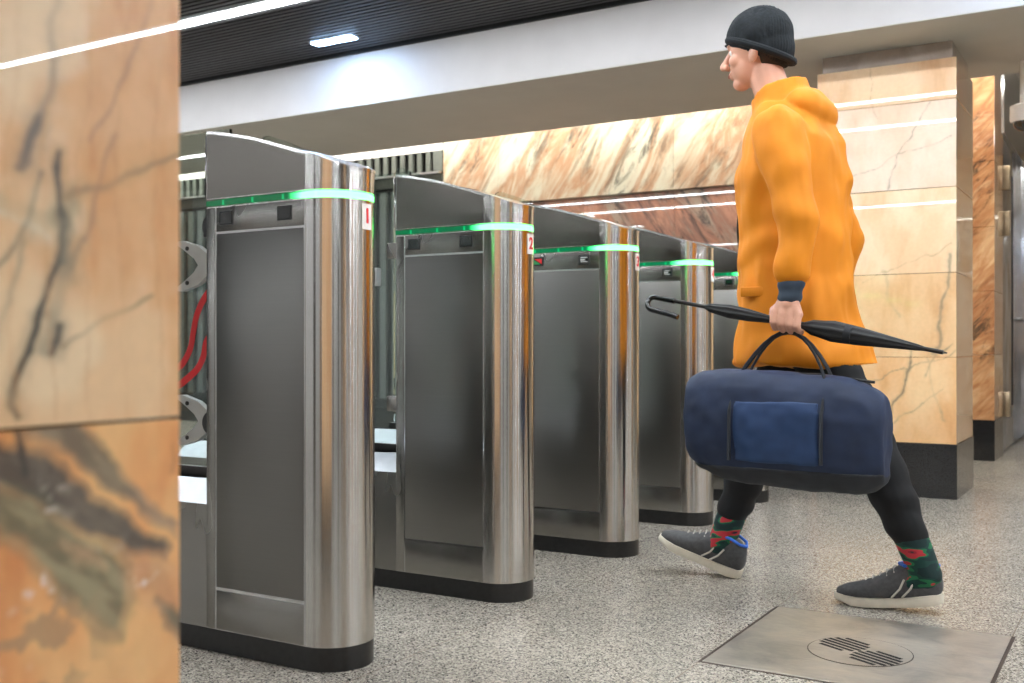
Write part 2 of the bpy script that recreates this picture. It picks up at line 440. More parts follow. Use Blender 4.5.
# space behind the beam, with the cove that lights the marble wall
struct('ceiling_cove', box(B(), -12, 6, 6.60, 13, 2.92, 3.0), M['white_paint'], smooth=False)
t = thing('cove_light', 'hidden warm white cove light washing the top of the marble wall', 'cove light', (-3, 7.36, 2.86))
link('housing', box(B(), -8.5, 8.5, -.06, .06, .0, .06), M['lamp_house'], t, smooth=False)
link('diffuser', box(B(), -8.5, 8.5, -.05, .05, -.02, .0), M['cove'], t, smooth=False)
WY = 7.67
def panels(b, xs, z0, z1, y0, y1):
    for a, c in zip(xs[:-1], xs[1:]): box(b, a+.0015, c-.0015, y0, y1, z0, z1, .002, 1)
    return b
xs = [-5.33, -4.75, -3.95, -3.15, -2.35, -1.405]
wb = struct('wall_far', panels(B(), xs, 2.0, 2.915, WY, WY+.45), M['marble_wall'])
struct('wall_far.001', panels(B(), xs, .28, 1.995, WY+.03, WY+.45), M['marble_dark'])
struct('baseboard_far', box(B(), -5.33, -1.405, WY+.02, WY+.45, 0, .278), M['granite_black'], smooth=False)
# grille box and what lies behind the lanes at the left
t = thing('ventilation_grille', 'grey metal ventilation grille with upright slats left of marble wall', 'grille', (-8.0, WY, 2.45))
b = B(); box(b, -4, 2.66, 0, .02, -.23, -.12); box(b, 2.56, 2.66, 0, .02, -.12, .07)
link('frame', b, M['grille'], t, smooth=False)
link('top_board', box(B(), -4, 2.66, 0, .02, .07, .45), M['white_paint'], t, smooth=False)
link('ledge', box(B(), -4, 2.66, -.05, .02, -.142, -.12, .003), M['steel_smooth'], t)
b = B(); x = -3.95
while x < 2.5: box(b, x, x+.045, .0, .03, -.12, .07); x += .096
sl = link('slats', b, M['grille'], t, smooth=False)
link('back', box(B(), -4, 2.66, .1, .12, -.23, .2), M['ceiling_void'], t, smooth=False)
struct('wall_far.002', box(B(), -12, -5.34, WY+.02, WY+.1, 0, 2.2), M['grey_rib'], smooth=False)
b = B(); x = -11.9
while x < -5.4: box(b, x, x+.07, WY-.02, WY+.02, .3, 2.18); x += .14
struct('trim_3', b, M['rib'], smooth=False)
struct('wall_back', box(B(), -12, 6, 12.9, 13, 0, 3), M['hall_wall'], smooth=False)
# hall behind and beside the camera
struct('wall_near', box(B(), -12, 6, -5.1, -5, 0, 2.8), M['white_paint'], smooth=False)
for k, x in enumerate((-10.5, -3.9, -1.2, .1, 1.3, 3.6)):
    struct('trim_%d' % (5+k), box(B(), x, x+(.55, .9, .35, .5, .9, .5)[k], -5, -4.9, 0, 2.6), M[('marble_pil', 'bronze', 'marble_pil', 'bronze', 'marble_pil', 'bronze')[k]], smooth=False)  # unseen stone and dark uprights, added to stripe the reflections in the steel
for k, y in enumerate((-4.0, -2.2, -.8, .9, 2.1, 3.4, 4.6)):
    struct('trim_%d' % (11+k), box(B(), 5.9, 6, y, y+(.6, .4, .7, .35, .6, .4, .5)[k], 0, 2.6), M[('bronze', 'marble_pil', 'bronze', 'marble_pil', 'marble_pil', 'bronze', 'marble_pil')[k]], smooth=False)  # more added stripes, out of view, for the rounded noses to mirror
struct('wall_left', box(B(), -12.1, -12, -5, 13, 0, 3), M['grey_rib'], smooth=False)
struct('wall_right', box(B(), 6, 6.1, -5, 13, 0, 3), M['white_paint'], smooth=False)

# ------------------------------------------------------------------ columns
def beige(U, Z, sc=1.0, k=0.0, light='f0cfa3', mid='e9bd8a', deep='dca06a'):
    n = fbm(U*6*sc+k, Z*3*sc+k*2, 5); m = fbm(U*25*sc+5+k, Z*6*sc, 4)
    c = lerp(L(light)+0*U[..., None], L(mid), sm(.3, .6, n)); c = lerp(c, L(deep), sm(.5, .8, n*.6+m*.4))
    return c
def veins(c, U, Z, lines, warp=.012, wf=18.):
    wu = (fbm(U*wf, Z*wf, 4)-.5)*2*warp; wz = (fbm(U*wf+40, Z*wf+7, 4)-.5)*2*warp
    for pl, wd, colr, al in lines:
        d = seg_dist(U+wu, Z+wz, pl); n = fbm(U*70+3, Z*70, 3)
        n2 = sm(.25, .6, fbm(U*14+31, Z*14+5, 4))
        f = (.35+.65*n2)*((1-sm(wd*.15, wd*.8, d*(.6+.9*n)))*.75+(1-sm(0, wd*2.2, d*(.5+n)))*.35)*al
        c = lerp(c, L(colr), f)
    return c
PX = -.813
def P1(x, y): p = at(x, y, X=PX); return (p.y, p.z)
def paint_p1_upper(U, Z):
    c = beige(U, Z, 2.2, 1.0, 'eec79a', 'e6b27e', 'd9985f')
    c = lerp(c, L('f3d9b2'), sm(.52, .7, fbm(U*9+2, Z*9+4, 4))*.7)
    G, K = '8f8570', '4a4741'
    l = [([P1(60, -40), P1(52, 30), P1(48, 90), P1(36, 130), P1(28, 165)], .009, '9b8a78', .75),
         ([P1(36, 120), P1(30, 150), P1(24, 168)], .010, '6b6158', .8),
         ([P1(-10, 200), P1(20, 215), P1(45, 228), P1(75, 215)], .016, 'c9b28c', .9),
         ([P1(-20, 205), P1(15, 222), P1(48, 236)], .005, 'e9dcc0', .8),
         ([P1(62, 158), P1(58, 185), P1(62, 215), P1(66, 232), P1(60, 260)], .008, K, .9),
         ([P1(66, 232), P1(52, 270), P1(40, 300), P1(27, 345), P1(12, 380), P1(4, 408), P1(10, 420)], .0065, '3d3a35', .95),
         ([P1(68, 230), P1(62, 280), P1(50, 320), P1(40, 345)], .013, '9a9078', .6),
         ([P1(58, 322), P1(48, 348)], .007, K, .85),
         ([P1(40, 175), P1(28, 225), P1(8, 250), P1(-10, 262)], .004, '6f6a5e', .7),
         ([P1(25, 230), P1(8, 290), P1(-4, 340)], .004, '6f6a5e', .55),
         ([P1(66, 205), P1(110, 190), P1(150, 172), P1(190, 155)], .0065, 'a08560', .7),
         ([P1(58, 345), P1(100, 322), P1(150, 296)], .0035, '8a7458', .7),
         ([P1(160, -20), P1(140, 40), P1(110, 110), P1(92, 145)], .004, 'b58a66', .6),
         ([P1(118, 140), P1(104, 190), P1(86, 245)], .004, 'b08462', .6),
         ([P1(84, 245), P1(68, 265)], .007, '98876a', .6)]
    for wv in range(5):
        x0 = 20+wv*37; l.append(([P1(x0, -30), P1(x0-14, 160), P1(x0-8, 420)], .002, 'c98f5c', .35))
    c = veins(c, U, Z, l)
    edge = np.exp(-((U-.717)/.004)**2)
    return c
def paint_p1_lower(U, Z):
    c = beige(U, Z, 2.2, 6.0, 'f2bf80', 'eba768', 'd98a4f')
    wu = (fbm(U*26, Z*26, 5)-.5)*.026; wz = (fbm(U*26+9, Z*26+3, 5)-.5)*.026
    ang = U*.75+Z*1.0
    st = fbm((U*.8-Z*.6)*30, (U*.6+Z*.8)*90, 4)
    def blob(poly, cols, al, soft=.006):
        nonlocal c
        P = [P1(*q) for q in poly]
        d = seg_dist(U+wu, Z+wz, P+[P[0]]); ins = inside(U+wu, Z+wz, P)
        f = np.where(ins, sm(-soft, soft, d), 1-sm(0, soft, d)*1.0-.0*d)
        f = np.where(ins, .55+.45*sm(0, soft, d), .55*(1-sm(0, soft, d)))
        cc = lerp(L(cols[0])+0*U[..., None], L(cols[1]), sm(.3, .7, st))
        c[...] = c+(cc-c)*(f*al)[..., None]
    c = c.copy()
    blob([(15, 424), (80, 420), (106, 448), (132, 478), (142, 500), (104, 486), (74, 460), (38, 440)], ('5f584b', '857b66'), .9)
    blob([(125, 480), (142, 490), (178, 520), (172, 534), (138, 510)], ('7a7062', 'a08c74'), .75)
    blob([(-15, 434), (10, 440), (44, 452), (78, 482), (110, 506), (140, 530), (166, 546), (160, 560), (122, 551), (82, 522), (44, 506), (5, 486), (-20, 478)], ('4b453e', '665d52'), .97)
    blob([(-30, 478), (0, 482), (28, 492), (56, 508), (92, 536), (126, 564), (132, 606), (122, 638), (98, 628), (72, 606), (44, 578), (18, 545), (-5, 524), (-30, 516)], ('67644c', '948e6e'), .92, .010)
    blob([(60, 540), (90, 548), (105, 572), (80, 562)], ('c69f78', 'd9ad80'), .7)
    blob([(120, 555), (160, 558), (178, 600), (178, 650), (150, 610), (125, 580)], ('b98762', 'cba083'), .55, .012)
    blob([(150, 600), (180, 618), (182, 645), (160, 632)], ('4e5142', '6d6c59'), .85)
    w = sm(.58, .74, fbm(U*80+3, Z*80+8, 5))*sm(.45, .65, fbm(U*22+60, Z*22+8, 3)); 
    def near(x, y, r): q = P1(x, y); return np.exp(-(((U-q[0])**2+(Z-q[1])**2)/(r*r)))
    m = near(20, 500, .03)+near(55, 590, .03)+near(95, 625, .03)+near(35, 650, .05)+near(140, 585, .03)+near(20, 470, .025)
    c = lerp(c, L('efe2d6'), np.clip(w*m*1.1, 0, .9))
    w2 = sm(.5, .62, fbm(U*40+30, Z*40+1, 4)); c = lerp(c, L('a98a66'), np.clip(w2*near(30, 650, .06), 0, .7))
    c = veins(c, U, Z, [([P1(5, 425), P1(12, 440), P1(30, 470)], .006, '3f3b36', .9), ([P1(172, 440), P1(170, 470)], .002, 'b07a48', .6)])
    return c
def column(x0, x1, y0, y1, top, lab, painted=None, plinth=.278, band=2.24, joints=(.72, 1.15, 1.585, 2.03)):
    t = thing('marble_column', lab, 'column', ((x0+x1)/2, (y0+y1)/2, 0), 'beige marble columns')
    def loc(bm):
        bmesh.ops.translate(bm, verts=bm.verts, vec=(-(x0+x1)/2, -(y0+y1)/2, 0)); return bm
    link('plinth', loc(box(B(), x0-.001, x1+.001, y0-.001, y1+.001, 0, plinth)), M['granite_black'], t, smooth=False)
    zs = [plinth]+[j for j in joints if j < band]+[band]
    b = B()
    for a, c in zip(zs[:-1], zs[1:]): box(b, x0+.003, x1-.003, y0+.003, y1-.003, a+.0012, c-.0012, .003, 1)
    link('shaft', loc(b), M['marble_beige'], t)
    link('capital_band', loc(box(B(), x0+.025, x1-.025, y0+.025, y1-.025, band, top-.001)), M['marble_band'], t, smooth=False)
    return t
c1 = column(PX-.702, PX, .10, .717, 2.675, 'blurred beige and orange marble pillar at the left edge, nearest the camera', joints=(.703, 1.15, 1.585, 2.03))
def reparent(o, t):
    for v in o.data.vertices: v.co -= t.location
for zz0, zz1, pt in ((.2795, .7015, paint_p1_lower), (.7045, 1.149, paint_p1_upper)):
    o = painted_slab('face_slab', 'x', PX+.0015, .004, .103, .7155, zz0, zz1, .0022, pt, c1); reparent(o, c1)
c2 = column(-1.515, PX, 5.704, 6.30, 2.33, 'beige marble column with black base behind the walking person')
def P2(x, y): p = at(x, y, Y=5.704); return (p.x, p.z)
def paint_c2(U, Z):
    row = np.digitize(Z, [.72, 1.15, 1.585, 2.03])
    c = np.zeros(U.shape+(3,))
    for r in range(5):
        m = row == r
        lt, md, dp = [('f0cc9c', 'e8b884', 'd9a069'), ('edcd9f', 'e4bb8b', 'd6a472'), ('f1d6b2', 'ebc69c', 'e0b284'), ('ecd4bd', 'e6c8ab', 'dcb594'), ('e9c69c', 'e2b688', 'd3a070')][r]
        cc = beige(U, Z, 1.1, 3.0*r, lt, md, dp); c[m] = cc[m]
    K = '5c574c'; G = '9a8d74'
    l = [([P2(948, 255), P2(944, 300), P2(940, 330), P2(932, 352)], .010, '7d735c', .8),
         ([P2(950, 345), P2(935, 350), P2(925, 375)], .006, K, .7),
         ([P2(912, 352), P2(900, 392), P2(888, 422)], .007, K, .85),
         ([P2(945, 392), P2(910, 412), P2(870, 438)], .004, '8b7a60', .7),
         ([P2(955, 352), P2(900, 368), P2(850, 392)], .0035, '8b7a60', .7),
         ([P2(928, 355), P2(934, 390), P2(946, 420)], .006, '8f8468', .6),
         ([P2(930, 104), P2(905, 150), P2(888, 190)], .004, '8d7a66', .7),
         ([P2(952, 135), P2(905, 155), P2(850, 180)], .0035, '9a8770', .6),
         ([P2(875, 50), P2(870, 110), P2(876, 118)], .003, '9a7755', .4),
         ([P2(884, 272), P2(890, 300), P2(900, 315)], .012, 'b19c77', .45),
         ([P2(950, 245), P2(910, 262), P2(860, 285)], .003, '9a8058', .5)]
    return veins(c, U, Z, [(a_, b_*1.3, k_, al_*.85) for a_, b_, k_, al_ in l], .03, 9.)
for a, c_ in zip((.278, .72, 1.15, 1.585, 2.03), (.72, 1.15, 1.585, 2.03, 2.24)):
    o = painted_slab('face_slab', 'y', 5.7035, .004, -1.512, PX-.003, a+.0015, c_-.0015, .006, paint_c2, c2); reparent(o, c2)
# end pilaster of the marble wall
t = thing('marble_pilaster', 'orange veined marble pilaster beside the steel door', 'pilaster', (-1.1, 7.9, 0))
link('plinth', box(B(), -.3, .232, -.145, .345, 0, .275), M['granite_black'], t, smooth=False)
b = B()
for a, c_ in zip((.275, .72, 1.15, 1.585, 2.03), (.72, 1.15, 1.585, 2.03, 2.9)): box(b, -.298, .23, -.143, .343, a+.001, c_-.001, .003, 1)
link('shaft', b, M['marble_pil'], t)
for xx, yy, lab in ((2.4, 5.704, 'added marble column to the right, out of the frame'), (2.4, .10, 'added marble column right of the camera, out of the frame'), (-1.515, -3.6, 'added marble column behind the camera, out of the frame')):
    column(xx, xx+.70, yy, yy+.60, 2.33 if yy > 5 else 2.675, lab)  # unseen columns, added so the steel mirrors orange stripes

# ------------------------------------------------------------------ turnstiles
def arc_outline(x0, r=.1, n=18, ins=0.0):
    pts = [(x0, -r+ins)]
    for k in range(n+1):
        a = -PI/2+PI*k/n; pts.append((math.cos(a)*(r-ins), math.sin(a)*(r-ins)))
    pts.append((x0, r-ins)); return pts
def dense(pts, step=.02):
    out = []
    for p, q in zip(pts, pts[1:]+pts[:1]):
        n = max(1, int(math.hypot(q[0]-p[0], q[1]-p[1])/step))
        out += [(p[0]+(q[0]-p[0])*k/n, p[1]+(q[1]-p[1])*k/n) for k in range(n)]
    return out
HX = [(-.335, 1.322), (-.25, 1.307), (-.17, 1.289), (-.08, 1.262), (-.01, 1.240), (.03, 1.227), (.075, 1.209), (.1, 1.203)]
def head_z(p):
    for (a, za), (c, zc) in zip(HX[:-1], HX[1:]):
        if p[0] <= c: return za+(zc-za)*max(0, (p[0]-a)/(c-a))
    return HX[-1][1]
XB = -.335
TX, TY, PITCH = -1.712, 1.993, .791
def turnstile(i, label):
    t = thing('turnstile', label, 'turnstile', (TX, TY+PITCH*i, 0), 'steel fare gate turnstiles in a row')
    # plinth under pedestal and low body
    o = [(-1.35, -.098)]+[(math.cos(-PI/2+PI*k/18)*.098, math.sin(-PI/2+PI*k/18)*.098) for k in range(19)]+[(-1.35, .098)]
    link('plinth', prism(B(), o, 0, .058), M['plinth'], t)
    link('body', prism(B(), arc_outline(XB), .058, 1.127), M['steel'], t)
    # side skin pieces on both flat faces
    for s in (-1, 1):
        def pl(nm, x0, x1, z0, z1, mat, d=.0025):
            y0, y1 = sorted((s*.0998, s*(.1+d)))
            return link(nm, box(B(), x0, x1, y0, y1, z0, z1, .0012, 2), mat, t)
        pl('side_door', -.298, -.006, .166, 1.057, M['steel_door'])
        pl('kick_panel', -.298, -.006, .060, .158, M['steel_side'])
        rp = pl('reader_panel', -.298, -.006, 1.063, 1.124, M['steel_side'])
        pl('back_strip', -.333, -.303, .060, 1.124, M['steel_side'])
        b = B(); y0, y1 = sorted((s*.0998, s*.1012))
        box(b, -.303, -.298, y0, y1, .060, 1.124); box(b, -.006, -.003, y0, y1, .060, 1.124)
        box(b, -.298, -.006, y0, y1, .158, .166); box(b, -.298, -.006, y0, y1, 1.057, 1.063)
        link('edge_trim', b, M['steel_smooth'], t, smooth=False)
        if s < 0:
            for k, xw in enumerate((-.262, -.066)):
                f = link('display_window', box(B(), xw-.0235, xw+.0235, -.1045, -.1015, 1.078, 1.113, .001, 1), M['bezel'], t)
                link('screen', box(B(), xw-.019, xw+.019, -.1052, -.1045, 1.082, 1.109), M['dark_glass'], f, smooth=False)
                if i == 2 and k == 0:
                    link('red_arrow', prism(B(), [(xw-.015, 1.106), (xw+.017, 1.106), (xw+.017, 1.086)], -.1058, -.1052, 'y'), M['red'], f, smooth=False)
                    link('green_arrow', prism(B(), [(xw-.015, 1.102), (xw+.012, 1.085), (xw-.015, 1.085)], -.1058, -.1052, 'y'), plain('green_print', '1f8a4c', .4), f, smooth=False)
                if i == 2 and k == 1 or i == 3:
                    g = M['plastic_grey']
                    b = B(); box(b, xw-.014, xw+.014, -.1058, -.1052, 1.102, 1.105); box(b, xw-.014, xw+.014, -.1058, -.1052, 1.086, 1.089); box(b, xw-.014, xw+.004, -.1058, -.1052, 1.092, 1.098)
                    link('card_symbol', b, g, f, smooth=False)
    link('led_strip', prism(B(), arc_outline(XB-.004, .1, 24, .002), 1.130, 1.143), M['led'], t)
    b = prism(B(), dense(arc_outline(XB, n=24)), 1.146, lambda p: head_z(p)-.006)
    link('head', b, M['steel_head_shaded'] if False else M['steel'], t)
    for s in (-1, 1):
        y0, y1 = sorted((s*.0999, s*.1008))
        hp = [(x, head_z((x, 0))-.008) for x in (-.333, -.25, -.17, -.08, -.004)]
        link('head_panel', prism(B(), [(-.333, 1.148)]+hp+[(-.004, 1.148)], y0, y1, 'y'), M['steel_head_shaded'], t, smooth=False)  # thin skin over the head side, darkened to stand in for reflected gloom
    b = prism(B(), dense([(x*1.0+(.0015 if x > 0 else 0), y*1.012) for x, y in arc_outline(XB, n=24)]), lambda p: head_z(p)-.006, head_z)
    link('top_cover', b, M['steel_smooth'], t)
    link('back_trim', box(B(), XB-.016, XB, -.092, .092, 1.15, 1.315, .003), M['steel_smooth'], t)
    # number plate bent round the nose
    b = B(); c = []
    for k in range(7):
        a = math.radians(-8+20*k/6); c.append((math.cos(a)*.1022, math.sin(a)*.1022))
    c += [(x*.98, y*.98) for x, y in reversed(c)]
    npz = link('number_plate', prism(b, c, 1.056, 1.118), M['sticker'], t)
    a = math.radians(2)
    mt = Matrix.Translation((math.cos(a)*.1026, math.sin(a)*.1026, 1.087)) @ Matrix.Rotation(a, 4, 'Z') @ Matrix.Rotation(PI/2, 4, 'Z') @ Matrix.Rotation(PI/2, 4, 'X')
    text(str(i+1), .05, M['red'], npz, 'number', mt)
    # low body with glass wing
    prof = [(-.1, .058), (-.1, .372), (-.03, .425), (.03, .425), (.1, .372), (.1, .058)]
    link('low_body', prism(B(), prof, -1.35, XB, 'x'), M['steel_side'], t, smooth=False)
    for s in (-1, 1):
        q = [(s*.1005, .372), (s*.0305, .4255), (s*.030, .4235), (s*.099, .369)]
        link('sloped_ledge', prism(B(), q, -1.348, XB-.002, 'x'), M['steel_satin'], t, smooth=False)
    link('glass_channel', box(B(), -1.04, XB, -.014, .014, .425, .452, .002), M['dark_metal'], t)
    outl = [(-1.02, .448), (-1.02, 1.49), (-1.015, 1.515), (-1.0, 1.528), (-.975, 1.528), (-.9, 1.502), (-.8, 1.46), (-.7, 1.405), (-.6, 1.362), (-.52, 1.347), (XB-.018, 1.347), (XB-.018, .448)]
    gw = link('glass_wing', prism(B(), outl, -.005, .005, 'y'), M['glass'], t, smooth=False)
    for z in (1.09, .585):   # clamps holding the wing to the pedestal
        link('glass_clamp', box(B(), -.44, XB, -.016, .016, z-.026, z+.026, .004), M['dark_metal'] if i == 0 else M['steel_side'], t)
    # forked hinge arms of the gate leaf
    for z in (.99, .575):
        b = B()
        for s in (-1, 1):
            pts = [(XB-.055, z+s*.012), (XB-.115, z+s*.052), (XB-.175, z+s*.068), (XB-.215, z+s*.066), (XB-.175, z+s*.046), (XB-.13, z+s*.018), (XB-.115, z), (XB-.055, z)]
            prism(b, pts, -.024, -.007, 'y')
        if i > 0: b.free(); continue
        br = link('hinge_fork', b, M['plastic_grey'], t)
        for s in (-1, 1):
            b = B(); tube(b, [(XB-.155, -.0265, z+s*.046), (XB-.155, -.0235, z+s*.046)], .006, 12)
            link('screw', b, M['dark_metal'], br)
    if i == 0:
        for z in (1.085, .575):
            b = B(); o2 = [(XB, z-.03)]+[(XB-.03-.03*math.sin(PI*k/12), z-.03*math.cos(PI*k/12)) for k in range(13)]+[(XB, z+.03)]
            prism(b, o2, -.06, .02, 'y'); link('pivot_housing', b, M['bezel'], t)
    # red curved marks printed on the glass
    def curve_band(pts, wd):
        b = B(); P = []
        for k in range(len(pts)-1):
            p0, p1, p2, p3 = [Vector(pts[max(0, min(len(pts)-1, k+j))]) for j in (-1, 0, 1, 2)]
            for q in range(6):
                u = q/6; P.append(.5*((2*p1)+(-p0+p2)*u+(2*p0-5*p1+4*p2-p3)*u*u+(-p0+3*p1-3*p2+p3)*u**3))
        P.append(Vector(pts[-1]))
        le, ri = [], []
        for k, p in enumerate(P):
            d = (P[min(k+1, len(P)-1)]-P[max(k-1, 0)]).normalized(); nrm = Vector((-d.y, d.x))
            le.append(p+nrm*wd/2); ri.append(p-nrm*wd/2)
        for k in range(len(P)-1):
            prism(b, [le[k], le[k+1], ri[k+1], ri[k]], -.0065, -.0055, 'y')
        return b
    X0 = TX-.01
    m1 = [(-2.13-X0, .935), (-2.165-X0, .905), (-2.195-X0, .86), (-2.21-X0, .81), (-2.218-X0, .775), (-2.235-X0, .745), (-2.262-X0, .72), (-2.32-X0, .70)]
    if i == 0: link('red_mark', curve_band(m1, .020), M['red'], t, smooth=False)
    m2 = [(x+.058, z-.055) for x, z in m1]; m2[0] = (m1[0][0]+.03, m1[0][1]-.03)
    m2 = [(-2.135-X0, .81), (-2.160-X0, .785), (-2.172-X0, .745), (-2.195-X0, .712), (-2.235-X0, .685), (-2.27-X0, .667), (-2.33-X0, .655)]
    if i == 0: link('red_mark', curve_band(m2, .020), M['red'], t, smooth=False)
    if i == 0: return t
    # small reader hung on the glass
    rd = link('card_reader', box(B(), -.52, -.468, -.03, -.006, .975, 1.035, .004), M['plastic_grey'], t)
    link('reader_screen', box(B(), -.510, -.476, -.0312, -.03, .987, 1.024), M['dark_glass'], rd, smooth=False)
    return t
labs = ['nearest brushed steel turnstile with number 1, green light strip and dark side door',
        'second brushed steel turnstile with number 2 on its rounded nose',
        'third brushed steel turnstile with a red and green arrow display, number 3',
        'fourth brushed steel turnstile, its door crossed by the umbrella handle',
        'fifth brushed steel turnstile, half hidden behind the orange jacket',
        'sixth brushed steel turnstile, behind the walking person']
for i, l_ in enumerate(labs): turnstile(i, l_)

# ------------------------------------------------------------------ floor hatch
t = thing('floor_hatch', 'square worn steel floor hatch with round slotted grate', 'hatch', (-.6175, 2.765, 0))
link('frame', box(B(), -.3225, .3225, -.3215, .3215, -.001, .0012), plain('rusty_gap', '3b2f26', .8), t, smooth=False)
link('plate', box(B(), -.3135, .3135, -.3145, .3145, .0005, .0026, .0008, 1), M['steel_plate'], t)
gx, gy = .0, -.035
b = B(); tube(b, [(gx, gy, .002), (gx, gy, .0034)], .128, 64); link('grate_ring', b, plain('grate_seam', '4a4540', .6, .6), t, smooth=False)
b = B(); tube(b, [(gx, gy, .002), (gx, gy, .0038)], .1255, 64); gp = link('grate', b, M['steel_plate'], t, smooth=False)
b = B(); ca, sa = .87, -.49
for (lx, ly) in ((-.048, .042), (.048, -.042)):
    for k in range(6):
        v = (-.0475+k*.019); hw = math.sqrt(max(0, 1-(v/.060)**2))*.062
        cxm, cym = gx+lx+v*(-sa), gy+ly+v*ca
        p = [(cxm+ca*u-(-sa)*w_*1.0*0+(-sa)*w_, cym+sa*u+ca*w_) for u, w_ in ((-hw, -.0058), (hw, -.0058), (hw, .0058), (-hw, .0058))]
        prism(b, p, .0036, .0042)
link('slots', b, M['ceiling_void'], gp, smooth=False)

# ------------------------------------------------------------------ dome camera, doors at the right
p = at(1024, 119, Y=6.35)
t = thing('dome_camera', 'white dome security camera hanging under the soffit at right edge', 'security camera', (p.x, 6.35, 2.33))
dz = p.z-2.33
b = B(); tube(b, [(0, 0, 0), (0, 0, dz+.08)], .02, 16); link('stem', b, M['sticker'], t)
b = B(); tube(b, [(0, 0, dz+.085), (0, 0, dz+.07), (0, 0, dz+.0), (0, 0, dz-.015)], [.03, .07, .072, .066], 32); link('housing', b, M['sticker'], t)
b = B(); ball(b, (0, 0, dz-.018), (.055, .055, .05)); link('dome', b, M['dark_glass'], t)
def door(n, y0, y1, x, mat, flip=1):
    d = struct('door_%d' % n, box(B(), x-.04, x, y0, y1, .02, 2.3, .004), mat)
    for z in (.36, 1.66, 1.99):
        link('hinge', box(B(), x, x+.055, y0+.01, y0+.05, z-.09, z+.09, .008), M['hinge'], d)
    b = B(); tube(b, [(x, y1-.3, 1.0), (x+.05, y1-.3, 1.0), (x+.06, y1-.3, 1.0)], .012, 10); tube(b, [(x+.055, y1-.45, 1.0), (x+.055, y1-.1, 1.0)], .012, 10)
    link('handle', b, M['steel_smooth'], d)
    b = B(); tube(b, [(x+.002, (y0+y1)/2, .32), (x+.002, (y0+y1)/2, 2.1)], .006, 8); link('lock_rod', b, M['dark_metal'], d)
    return d
door(1, 8.30, 9.72, -.885, M['door_steel'])
door(2, 9.80, 11.3, -.87, M['bronze'])
b = B(); box(b, -.93, -.875, 8.24, 8.30, 0, 2.35); box(b, -.93, -.86, 9.72, 9.80, 0, 2.35); box(b, -.93, -.86, 8.24, 11.4, 2.3, 2.9)
struct('trim_4', b, M['steel_smooth'], smooth=False)
struct('wall_passage', box(B(), -5.33, -.95, 8.15, 8.23, 0, 2.92), M['white_paint'], smooth=False)
struct('wall_passage.001', box(B(), -1.0, -.94, 8.24, 12.9, 0, 2.92), M['white_paint'], smooth=False)

# ------------------------------------------------------------------ the walking person
BY = 3.31
person = thing('person', 'person in orange jacket and black knit cap striding left with bag and umbrella', 'person', (-.93, BY, 0))
def wl(bm):   # world to the person's own space
    bmesh.ops.translate(bm, verts=bm.verts, vec=(.93, -BY, 0)); return bm
hipL, hipR = Vector((-.93, 3.215, .90)), Vector((-.94, 3.405, .90))
kneeL, ankL = Vector((-.69, 3.215, .475)), Vector((-.545, 3.235, .115))
kneeR, ankR = Vector((-1.09, 3.40, .475)), Vector((-1.225, 3.40, .105))
shL, elL, wrL = Vector((-.945, 3.115, 1.425)), Vector((-.865, 3.055, 1.14)), Vector((-.885, 3.035, .925))
shR, elR, wrR = Vector((-.945, 3.505, 1.405)), Vector((-.855, 3.565, 1.13)), Vector((-.90, 3.57, .89))
HC = Vector((-1.070, BY, 1.728)); HR = Euler((0, -.10, 0)).to_matrix()   # head centre; facing -x
def hp(x, y, z): return HC + HR @ Vector((x, y, z))
b = B()
# torso core, neck
loft(b, [(.86, -.935, BY, .10, .15), (1.0, -.935, BY, .095, .14), (1.2, -.945, BY, .10, .15), (1.38, -.95, BY, .09, .155), (1.45, -.955, BY, .06, .09)])
limb(b, [(-.965, BY, 1.42), hp(.02, 0, -.08)], [.062, .056])
for sh, el, wr in ((shL, elL, wrL), (shR, elR, wrR)):
    limb(b, [Vector((-.95, BY+(sh.y-BY)*.6, 1.40)), sh, el, wr], [.05, .05, .038, .026])
for h, k, a in ((hipL, kneeL, ankL), (hipR, kneeR, ankR)):
    limb(b, [h, h.lerp(k, .5), k, k.lerp(a, .35), a], [.085, .07, .052, .052, .036])
# feet inside the shoes
limb(b, [ankL, ankL+Vector((-.05, 0, -.065)), ankL+Vector((-.20, .01, -.088))], [.030, .018, .010])
limb(b, [ankR, ankR+Vector((-.03, 0, -.045)), ankR+Vector((-.17, 0, -.01))], [.030, .018, .010])
# head
ball(b, hp(.008, 0, .018), (.098, .077, .100), (0, -.1, 0), 32)
ball(b, hp(-.030, 0, -.045), (.062, .058, .070), (0, -.1, 0), 24)
ball(b, hp(-.062, 0, -.098), (.028, .032, .022), None, 16)            # chin
ball(b, hp(-.078, 0, .022), (.016, .048, .012), None, 16)             # brow
limb(b, [hp(-.090, 0, .008), hp(-.104, 0, -.012), hp(-.117, 0, -.030)], [.008, .010, .0125], 12)   # nose
for s in (-1, 1):
    ball(b, hp(-.104, s*.011, -.036), .009, None, 12)
    ball(b, hp(-.060, s*.040, -.030), (.024, .020, .022), None, 14)   # cheek
    ball(b, hp(.008, s*.076, -.034), (.016, .008, .027), (0, .2, 0), 14)
    ball(b, hp(.014, s*.082, -.030), (.010, .006, .018), (0, .2, 0), 12)
ball(b, hp(-.090, 0, -.062), (.010, .024, .006), None, 12); ball(b, hp(-.087, 0, -.073), (.010, .021, .007), None, 12)
